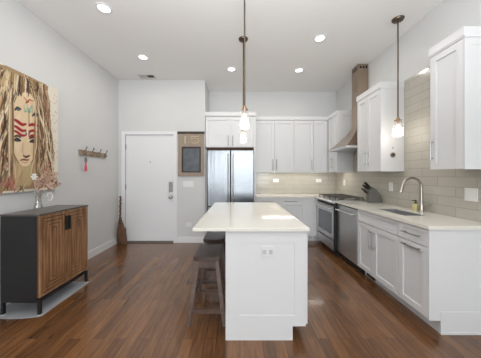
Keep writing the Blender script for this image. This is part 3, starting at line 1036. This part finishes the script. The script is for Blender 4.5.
# ------------------------------------------------------------------ sideboard
SBX0, SBX1, SBY0, SBY1, SBT = -2.262, -1.888, 2.085, 2.748, 0.967
t = thing('sideboard', (-2.1, 2.43, 0), 'black sideboard with two walnut doors and black handles against the left wall', 'sideboard')
mb = MB()
mb.box(SBX0, SBX1 - 0.03, SBY0, SBY0 + 0.02, 0.155, SBT - 0.018)
mb.box(SBX0, SBX1 - 0.03, SBY1 - 0.02, SBY1, 0.155, SBT - 0.018)
mb.box(SBX0, SBX0 + 0.012, SBY0 + 0.02, SBY1 - 0.02, 0.155, SBT - 0.018)
mb.box(SBX0 + 0.012, SBX1 - 0.03, SBY0 + 0.02, SBY1 - 0.02, 0.155, 0.175)
mb.build('body', M['sidepanel'], t)
MB().box(SBX0 - 0.006, SBX1 + 0.002, SBY0 - 0.008, SBY1 + 0.008, SBT - 0.0175, SBT).build('top', M['topdark'], t, bevel=0.002)
ym = (SBY0 + SBY1) / 2
for (y0, y1, hy) in ((SBY0, ym, ym - 0.02), (ym, SBY1, ym + 0.02)):
    mb = MB()
    z0, z1 = 0.172, SBT - 0.02
    y0 += 0.002; y1 -= 0.002
    bk = MB().box(SBX1 - 0.0295, SBX1 - 0.0131, y0, y1, z0, z1)
    # nested rectangular reeds
    st = 0.036
    n = int((min((y1 - y0), (z1 - z0)) - 0.01) / 2 / st)
    for k in range(n):
        a, b, c, e = y0 + k * st, y1 - k * st, z0 + k * st, z1 - k * st
        g = 0.011
        wv = st - g
        mb.box(SBX1 - 0.013, SBX1, a, a + wv, c, e)
        mb.box(SBX1 - 0.013, SBX1, b - wv, b, c, e)
        mb.box(SBX1 - 0.013, SBX1, a + wv, b - wv, c, c + wv)
        mb.box(SBX1 - 0.013, SBX1, a + wv, b - wv, e - wv, e)
    a, b, c, e = y0 + n * st, y1 - n * st, z0 + n * st, z1 - n * st
    if b - a > 0.004:
        mb.box(SBX1 - 0.013, SBX1, a, b, c, e)
    d = mb.build('door', M['walnut'], t)
    bk.build('groove_backing', M['groove'], d)
    MB().box(SBX1 + 0.0003, SBX1 + 0.022, hy - 0.009, hy + 0.009, 0.745, 0.895).build('handle', M['blackmetal'], d)
# base frame
mb = MB()
mb.box(SBX0, SBX1, SBY0, SBY0 + 0.022, 0.128, 0.1545)
mb.box(SBX0, SBX1, SBY1 - 0.022, SBY1, 0.128, 0.1545)
mb.box(SBX0, SBX0 + 0.022, SBY0 + 0.022, SBY1 - 0.022, 0.128, 0.1545)
mb.box(SBX1 - 0.022, SBX1, SBY0 + 0.022, SBY1 - 0.022, 0.128, 0.1545)
mb.build('base_frame', M['blackmetal'], t)
for x in (SBX0, SBX1 - 0.026):
    for y in (SBY0, SBY1 - 0.026):
        lg = MB().box(x, x + 0.026, y, y + 0.026, 0.014, 0.1275).build('leg', M['blackmetal'], t)
        MB().box(x + 0.002, x + 0.024, y + 0.002, y + 0.024, 0.0062, 0.0138).build('foot_pad', M['foot'], lg)['label'] = 'pale foot pad'
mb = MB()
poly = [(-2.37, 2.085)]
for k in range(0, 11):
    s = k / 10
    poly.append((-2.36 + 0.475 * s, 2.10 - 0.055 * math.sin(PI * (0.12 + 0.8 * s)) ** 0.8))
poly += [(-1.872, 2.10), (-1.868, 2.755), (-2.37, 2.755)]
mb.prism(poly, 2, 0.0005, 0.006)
tag(mb.build('floor_patch', M['greypatch']), 'thin pale grey patch on the floor under the sideboard', 'mat')  # thin sheet standing in for a grey-toned zone of the floor

# vase with dried flowers
vx, vy = -2.225, 2.44
vz = SBT + 0.0005
mb = MB()
prof_o = [(0.040, 0.0), (0.043, 0.012), (0.030, 0.055), (0.027, 0.10), (0.034, 0.15), (0.052, 0.205)]
rings = [[mb.bm.verts.new((vx + r * math.cos(2 * PI * i / 20), vy + r * math.sin(2 * PI * i / 20), vz + z)) for i in range(20)] for r, z in prof_o]
rings2 = [[mb.bm.verts.new((vx + (r - 0.004) * math.cos(2 * PI * i / 20), vy + (r - 0.004) * math.sin(2 * PI * i / 20), vz + z + (0.01 if k == 0 else 0))) for i in range(20)] for k, (r, z) in enumerate(prof_o)]
mb.loft(rings, False); mb.bm.faces.new(list(reversed(rings[0])))
mb.loft(list(reversed(rings2)), False); mb.bm.faces.new(rings2[0])
for i in range(20):
    mb.bm.faces.new((rings[-1][i], rings[-1][(i + 1) % 20], rings2[-1][(i + 1) % 20], rings2[-1][i]))
tag(mb.build('glass_vase', M['vase'], smooth=True), 'clear glass flower vase standing on the sideboard', 'vase')
for k, (ty, tx, tz, dz) in enumerate([(0.10, 0.05, 1.37, 0), (0.18, 0.07, 1.29, 0), (0.03, 0.06, 1.38, 0), (0.20, 0.04, 1.36, 0), (-0.04, 0.05, 1.30, 0), (0.23, 0.06, 1.23, 0)]):
    a0 = k * 1.05
    p0 = Vector((vx + 0.012 * math.cos(a0), vy + 0.012 * math.sin(a0), vz + 0.016))
    pt = Vector((vx + tx, vy + ty, tz))
    pm = Vector((vx + 0.016 * math.cos(a0), vy + 0.016 * math.sin(a0) + ty * 0.06, vz + 0.17))
    ft = thing('dried_flower', p0, 'dusty pink dried flower sprig spreading from the glass vase', 'dried flower', 'dried flowers in the vase')
    pq = pm.lerp(pt, 0.5) + Vector((0.0, 0.0, 0.02))
    MB().tube([p0, pm, pq, pt], 0.0022, 5).build('stem', M['dried'], ft)
    mb = MB()
    for j in range(44):
        s = random.uniform(0.45, 1.0)
        c = pm.lerp(pt, s) + Vector((random.uniform(-.02, .02), random.uniform(-.028, .028), random.uniform(-.02, .03)))
        b = pm.lerp(pt, s * 0.97)
        mb.tube([b, b.lerp(c, 0.7), c], [0.002, 0.0062, 0.0015], 5)
    mb.build('bloom', M['driedpink'], ft)
ft = thing('white_flower', (vx - 0.01, vy, vz + 0.016), 'single white blossom leaning left out of the glass vase', 'flower')
pt = Vector((vx + 0.05, vy - 0.11, 1.32))
MB().tube([(vx - 0.01, vy, vz + 0.016), (vx - 0.005, vy - 0.014, vz + 0.17), pt - Vector((0.01, 0, 0.004))], 0.0022, 5).build('stem', M['dried'], ft)
mb = MB()
for k in range(6):
    a = 2 * PI * k / 6
    d1 = Vector((0.25, math.cos(a), math.sin(a))).normalized()
    mb.tube([pt, pt + d1 * 0.018, pt + d1 * 0.032, pt + d1 * 0.038], [0.003, 0.009, 0.010, 0.004], 6)
mb.build('petals', M['petal'], ft, smooth=True)
ft = thing('curled_ribbon_stem', (vx + 0.01, vy + 0.008, vz + 0.016), 'pale curled sprig drooping right beside the glass vase', 'dried flower')
pts = [(vx + 0.008, vy + 0.008, vz + 0.016), (vx + 0.016, vy + 0.02, vz + 0.17)]
for k in range(10):
    a = PI - 1.75 * PI * k / 9
    pts.append((vx + 0.055, vy + 0.085 + 0.036 * math.cos(a) , vz + 0.125 + 0.045 * math.sin(a)))
MB().tube(pts, [0.002, 0.002] + [0.004 + 0.001 * (k % 2) for k in range(10)], 6).build('stem', M['petal'], ft, smooth=True)

# ------------------------------------------------------------------ painting
PX0, PY0, PY1, PZ0, PZ1 = XL + 0.0005, 1.56, 2.885, 1.155, 2.455
NU, NV = 230, 226
img = np.zeros((NV, NU, 3))
img[:] = np.array([226, 218, 202])
VV, UU = np.mgrid[0:NV, 0:NU]
FXW = 2.37


def PP(x, y):
    """photo-frame position of a brush mark -> canvas (column, row)"""
    Y = FXW * F / (239.0 - x)
    Z = 1.34 - (y - 175.0) * Y / F
    return ((Y - PY0) / (PY1 - PY0) * (NU - 1), (Z - PZ0) / (PZ1 - PZ0) * (NV - 1))


def stroke(pts, col, r, soft=0.9, raw=False):
    q = [p if raw else PP(*p) for p in pts]
    q = np.array(q, float)
    # densify (quadratic through the points)
    out = []
    for i in range(len(q) - 1):
        n = max(2, int(np.hypot(*(q[i + 1] - q[i])) / 0.8))
        for s in np.linspace(0, 1, n):
            p0 = q[max(i - 1, 0)]; p1 = q[i]; p2 = q[i + 1]; p3 = q[min(i + 2, len(q) - 1)]
            out.append(0.5 * ((2 * p1) + (-p0 + p2) * s + (2 * p0 - 5 * p1 + 4 * p2 - p3) * s * s + (-p0 + 3 * p1 - 3 * p2 + p3) * s ** 3))
    m = len(out)
    for i, (u, v) in enumerate(out):
        rad = r * (0.45 + 0.55 * math.sin(PI * min(1, (i + 1) / (m + 1))))
        a0, a1 = int(max(0, u - rad - 1)), int(min(NU, u + rad + 2))
        b0, b1 = int(max(0, v - rad - 1)), int(min(NV, v + rad + 2))
        if a0 >= a1 or b0 >= b1: continue
        d = np.hypot(UU[b0:b1, a0:a1] - u, VV[b0:b1, a0:a1] - v)
        al = np.clip((rad + 0.5 - d), 0, 1) * soft
        img[b0:b1, a0:a1] = img[b0:b1, a0:a1] * (1 - al[..., None]) + np.array(col) * al[..., None]


def blob(poly, col, soft=1.0):
    q = np.array([PP(*p) for p in poly])
    inside = np.zeros((NV, NU), bool)
    j = len(q) - 1
    for i in range(len(q)):
        xi, yi = q[i]; xj, yj = q[j]
        cond = ((yi > VV) != (yj > VV)) & (UU < (xj - xi) * (VV - yi) / (yj - yi + 1e-9) + xi)
        inside ^= cond
        j = i
    img[inside] = img[inside] * (1 - soft) + np.array(col) * soft


rg = random.Random(3)
HAIR = [(70, 46, 30), (104, 72, 46), (140, 106, 70), (190, 160, 116), (226, 206, 168), (48, 32, 24), (130, 86, 58), (196, 172, 138), (236, 222, 194), (112, 96, 58)]
LOW = [(168, 120, 104), (150, 128, 92), (120, 108, 74), (190, 158, 132), (92, 74, 60), (180, 92, 84), (206, 184, 150)]
# mass of hair behind the face
blob([(-80, 50), (9, 66), (47, 85), (50, 110), (53, 150), (50, 175), (56, 186), (30, 189), (0, 192), (-80, 230)], (164, 138, 102))
def lock(x0, y0, x1, y1, xm, wave, col, r):
    n = 9
    ph = rg.uniform(0, 2 * PI)
    pts = []
    for q in range(n):
        f = q / (n - 1)
        bx_ = (1 - f) ** 2 * x0 + 2 * f * (1 - f) * xm + f * f * x1
        pts.append((bx_ + wave * math.sin(ph + f * 12.0), y0 + (y1 - y0) * f))
    stroke(pts, col, r, 0.9)


for k in range(330):            # near side hair, left of the face, down to the shoulders
    x0 = rg.uniform(-60, 24)
    x1 = x0 * 0.7 - rg.uniform(0, 22)
    ytop = 64 + (x0 + 10) * 0.5 + rg.uniform(-5, 22)
    lock(x0, ytop, min(x1, 9), rg.uniform(150, 192), min(x0 - 6, 6), rg.uniform(1.0, 2.8), rg.choice(HAIR), rg.uniform(0.7, 1.6))
for k in range(260):            # far side hair, right of the face
    x0 = rg.uniform(24, 47)
    x1 = rg.uniform(38, 55)
    lock(x0, 74 + (x0 - 24) * 0.5 + rg.uniform(0, 16), x1, rg.uniform(150, 188), max(x0, 43) + rg.uniform(0, 6), rg.uniform(0.7, 1.7), rg.choice(HAIR), rg.uniform(0.6, 1.2))
for k in range(90):             # lower chest tangle
    x0 = rg.uniform(-20, 50)
    y0 = rg.uniform(160, 182)
    stroke([(x0, y0), (x0 + rg.uniform(-4, 4), y0 + 6), (x0 + rg.uniform(-6, 4), y0 + rg.uniform(8, 16))], rg.choice(LOW), rg.uniform(0.8, 2.2), 0.75)
# neck and face
SK, SK2, SK3 = (226, 200, 164), (212, 182, 146), (236, 216, 184)
blob([(17, 158), (33, 160), (35, 176), (30, 186), (16, 186), (14, 172)], (196, 174, 128), 0.75)
face = [(17, 97), (24, 92), (31, 94), (36, 103), (38, 118), (38.5, 135), (37, 150), (33, 160), (28, 166), (23, 166.5), (18, 162), (13.5, 152), (11.5, 138), (11, 120), (13, 106)]
blob(face, SK)
blob([(30, 98), (36, 103), (38, 118), (38.5, 135), (37, 150), (33, 160), (31, 150), (33, 135), (32, 115)], SK2, 0.7)
blob([(14, 120), (20, 112), (22, 140), (18, 154), (13.5, 146)], SK3, 0.6)
for k in range(26):             # fringe strands over the forehead
    x0 = rg.uniform(8, 40)
    stroke([(x0, 68 + x0 * 0.38), (x0 + (24 - x0) * -0.1 + rg.uniform(-1, 1), 86 + rg.uniform(-3, 3)), (x0 + rg.uniform(-2, 2), 95 + rg.uniform(-4, 4))], rg.choice(HAIR), rg.uniform(0.8, 1.6), 0.85)
for pts in ([(13, 104), (11.5, 122), (11.5, 140), (14, 154), (19, 163)], [(36, 103), (38.5, 120), (38.5, 140), (36, 154), (31, 163)]):
    stroke(pts, (98, 68, 48), 1.3, 0.7)
# eye motif drawn on the forehead
for (cx, cy) in ((18.5, 109), (36, 115)):
    stroke([(cx - 3.5, cy + 1), (cx - 1, cy - 1.3), (cx + 2.5, cy)], (62, 54, 50), 2.0, 0.85)
    stroke([(cx - 1, cy + 0.6), (cx + 1, cy + 0.6)], (80, 96, 102), 2.4, 0.9)
stroke([(24, 97), (28, 102), (29, 100), (34, 101)], (168, 66, 44), 1.1)
stroke([(26, 103), (28.5, 101)], (150, 54, 40), 1.4)
for pts in ([(24, 105), (25, 112), (27, 108)], [(27, 104), (29, 113), (31, 106)], [(30, 113), (32, 106), (33, 113)], [(25, 111), (32, 112)]):
    stroke(pts, (128, 170, 150), 1.0, 0.75)
stroke([(29, 108), (29, 126)], (120, 118, 74), 0.9, 0.8)
# red bands of face paint
for (dy, wx) in ((0, 1.0), (6.2, 0.9), (11, 0.8)):
    stroke([(12.5, 119 + dy), (17, 121 + dy), (22, 124.5 + dy), (26, 124 + dy)], (160, 30, 40), 3.1 * wx, 0.95)
    stroke([(29, 125.5 + dy), (33, 124.5 + dy), (38, 126 + dy)], (160, 32, 42), 2.9 * wx, 0.95)
stroke([(25, 130), (27.5, 135), (31, 131)], (96, 60, 96), 1.3, 0.8)
stroke([(27.3, 128), (28, 142)], (232, 220, 190), 1.2, 0.9)
# eyes, nose, mouth
for (cx, cy) in ((17.3, 140), (33.4, 141.5)):
    stroke([(cx - 4, cy - 3), (cx, cy - 4.2), (cx + 3.6, cy - 2.6)], (70, 48, 38), 1.9, 0.9)
    stroke([(cx - 3, cy + 0.4), (cx, cy - 0.8), (cx + 3, cy + 0.6)], (50, 42, 40), 3.0, 0.9)
    stroke([(cx - 0.4, cy + 0.4), (cx + 0.8, cy + 0.5)], (44, 50, 58), 2.6, 0.95)
stroke([(23.5, 143), (22.6, 150), (24, 155)], (196, 158, 120), 1.0, 0.8)
stroke([(23.5, 155.5), (26, 157), (29.5, 155.5)], (84, 52, 38), 1.9, 0.9)
stroke([(20.5, 160.2), (24, 159.6), (26, 160), (29, 159.8)], (116, 66, 54), 1.6, 0.9)
stroke([(22, 162), (25.5, 162.8), (28, 161.6)], (190, 136, 116), 1.0, 0.8)
for k in range(22):             # loose strands falling over the cheeks and the neck
    x0 = rg.choice((rg.uniform(9, 14), rg.uniform(35, 40)))
    stroke([(x0, rg.uniform(92, 125)), (x0 + rg.uniform(-1.5, 1.5), rg.uniform(128, 150)), (x0 + rg.uniform(-2, 5) * (1 if x0 < 20 else -1), rg.uniform(160, 186))], rg.choice(HAIR), rg.uniform(0.5, 1.2), 0.85)
# speckle along the right border
for k in range(120):
    x0, y0 = rg.uniform(48, 57), rg.uniform(92, 186)
    stroke([(x0, y0), (x0 + 0.4, y0 + rg.uniform(0.3, 1.4))], rg.choice(LOW + HAIR), rg.uniform(0.3, 0.9), 0.7)
for k in range(26):
    x0 = rg.uniform(53, 58)
    stroke([(x0, 178 + rg.uniform(-3, 8)), (x0 + rg.uniform(-1, 1), 184 + rg.uniform(-3, 4))], (66, 56, 50), rg.uniform(0.4, 0.9), 0.8)
img = np.clip(img, 0, 255)

pt_root = thing('portrait_painting', (PX0, (PY0 + PY1) / 2, PZ0), 'large canvas painting of a long-haired woman with red face paint', 'painting')
MB().box(PX0, PX0 + 0.028, PY0, PY1, PZ0, PZ1).build('canvas', M['canvas'], pt_root)
me = bpy.data.meshes.new('painted_surface')
ys = np.linspace(PY0, PY1, NU) - (PY0 + PY1) / 2
zs = np.linspace(PZ0, PZ1, NV) - PZ0
verts = np.zeros((NV, NU, 3))
verts[..., 0] = 0.0288
verts[..., 1] = ys[None, :]
verts[..., 2] = zs[:, None]
idx = np.arange(NV * NU).reshape(NV, NU)
faces = np.stack([idx[:-1, :-1], idx[:-1, 1:], idx[1:, 1:], idx[1:, :-1]], -1).reshape(-1, 4)
me.from_pydata(verts.reshape(-1, 3).tolist(), [], faces.tolist())
ca = me.color_attributes.new('paint', 'FLOAT_COLOR', 'POINT')
lin = img / 255.0
lin = np.where(lin <= 0.04045, lin / 12.92, ((lin + 0.055) / 1.055) ** 2.4)
rgba = np.ones((NV * NU, 4), np.float32)
rgba[:, :3] = lin.reshape(-1, 3)
ca.data.foreach_set('color', rgba.ravel())
pm_ = bpy.data.materials.new('oil paint')
pm_.use_nodes = True
nt = pm_.node_tree
at = nt.nodes.new('ShaderNodeAttribute')
at.attribute_name = 'paint'
nt.links.new(at.outputs['Color'], nt.nodes['Principled BSDF'].inputs['Base Color'])
nt.nodes['Principled BSDF'].inputs['Roughness'].default_value = 0.7
me.materials.append(pm_)
po = bpy.data.objects.new('painted_surface', me)
COL.objects.link(po)
po.parent = pt_root

# ------------------------------------------------------------------ ceiling fixtures


def downlight(x, y, label, power=8):
    t = thing('recessed_light', (x, y, H), label, 'ceiling light', 'recessed ceiling lights')
    mb = MB()
    n = 28
    R = [(0.085, -0.0005), (0.083, -0.008), (0.064, -0.010), (0.062, -0.004)]
    mb.lathe((x, y, H), R, n, cap=False)
    mb.build('trim_ring', M['trim'], t, smooth=True)
    MB().lathe((x, y, H), [(0.062, -0.0045), (0.062, -0.0035)], n).build('lens', M['lamp'], t)
    area('downlight_lamp', (x, y, H - 0.014), (0, 0, 0), 0.12, 0.12, power, WARM, t, 'DISK')
    return t


downlight(-1.525, 2.486, 'round recessed ceiling light nearest the camera at upper left')
downlight(-1.535, 3.52, 'round recessed ceiling light near the air vent')
downlight(-0.133, 3.915, 'round recessed ceiling light above the refrigerator, just left of the hanging pendants')
downlight(1.08, 3.955, 'round recessed ceiling light furthest back on the right')
downlight(1.115, 3.03, 'round recessed ceiling light nearer the camera on the right')

t = thing('air_vent', (-1.75, 4.19, H), 'small white air vent grille in the ceiling above the entry door', 'air vent')
mb = MB()
vx0, vx1, vy0, vy1 = -1.90, -1.60, 4.12, 4.27
for (a, b, c, d_) in ((vx0, vx1, vy0, vy0 + 0.02), (vx0, vx1, vy1 - 0.02, vy1), (vx0, vx0 + 0.02, vy0 + 0.02, vy1 - 0.02), (vx1 - 0.02, vx1, vy0 + 0.02, vy1 - 0.02), (vx0 + 0.14, vx0 + 0.155, vy0 + 0.02, vy1 - 0.02)):
    mb.box(a, b, c, d_, H - 0.012, H - 0.0005)
mb.build('frame', M['vent'], t)
MB().box(vx0 + 0.02, vx1 - 0.02, vy0 + 0.02, vy1 - 0.02, H - 0.003, H - 0.0005).build('duct', M['ventdark'], t)
mb = MB()
for k in range(6):
    y = vy0 + 0.028 + k * 0.018
    mb.hexa([(vx0 + 0.02, y, H - 0.012), (vx0 + 0.14, y, H - 0.012), (vx0 + 0.14, y + 0.011, H - 0.012), (vx0 + 0.02, y + 0.011, H - 0.012)],
            [(vx0 + 0.02, y + 0.006, H - 0.0035), (vx0 + 0.14, y + 0.006, H - 0.0035), (vx0 + 0.14, y + 0.017, H - 0.0035), (vx0 + 0.02, y + 0.017, H - 0.0035)])
mb.build('louvres', M['vent'], t)


def pendant(x, y, jar_top, label, jr=0.045, jh=0.185):
    t = thing('pendant_light', (x, y, H), label, 'pendant light', 'glass jar pendant lights')
    MB().lathe((x, y, H), [(0.03, -0.026), (0.058, -0.02), (0.066, -0.006), (0.066, -0.0005)], 20).build('canopy', M['bronze'], t, smooth=True)
    MB().tube([(x, y, jar_top + 0.04), (x, y, H - 0.0255)], 0.008, 10).build('rod', M['bronze'], t, smooth=True)
    MB().lathe((x, y, jar_top - 0.035), [(0.016, 0.0), (0.016, 0.036), (jr * 0.72, 0.037), (jr * 0.76, 0.046), (jr * 0.4, 0.052), (0.017, 0.075), (0.009, 0.082)], 18).build('socket', M['copper'], t, smooth=True)
    mb = MB()
    prof = [(jr * 0.70, 0.0), (jr * 0.70, -0.012), (jr * 0.95, -0.03), (jr, -0.05), (jr, -jh + 0.02), (jr * 0.9, -jh + 0.004), (jr * 0.5, -jh)]
    rings = [[mb.bm.verts.new((x + r * math.cos(2 * PI * i / 24), y + r * math.sin(2 * PI * i / 24), jar_top + z)) for i in range(24)] for r, z in prof]
    mb.loft(rings, False)
    mb.bm.faces.new(rings[-1])
    mb.build('glass_jar', M['glass'], t, smooth=True)
    MB().lathe((x, y, jar_top - 0.14), [(0.006, 0), (0.022, 0.012), (0.029, 0.035), (0.025, 0.06), (0.013, 0.085), (0.012, 0.098)], 16).build('bulb', M['bulb'], t, smooth=True)
    l = bpy.data.lights.new('pendant_glow', 'POINT')
    l.energy = 5.0
    l.color = WARM
    l.shadow_soft_size = 0.03
    lo = bpy.data.objects.new('pendant_glow', l)
    COL.objects.link(lo)
    lo.parent = t
    lo.location = (0, 0, jar_top - 0.155 - H)
    return t


pendant(0.055, 2.16, 1.975, 'nearer glass jar pendant hanging over the island, its rod leaving the picture top')
pendant(0.060, 3.05, 1.972, 'further glass jar pendant over the island, its canopy visible on the ceiling')
pendant(1.922, 2.66, 1.99, 'glass jar pendant on a bronze rod hanging over the sink', jr=0.056, jh=0.185)
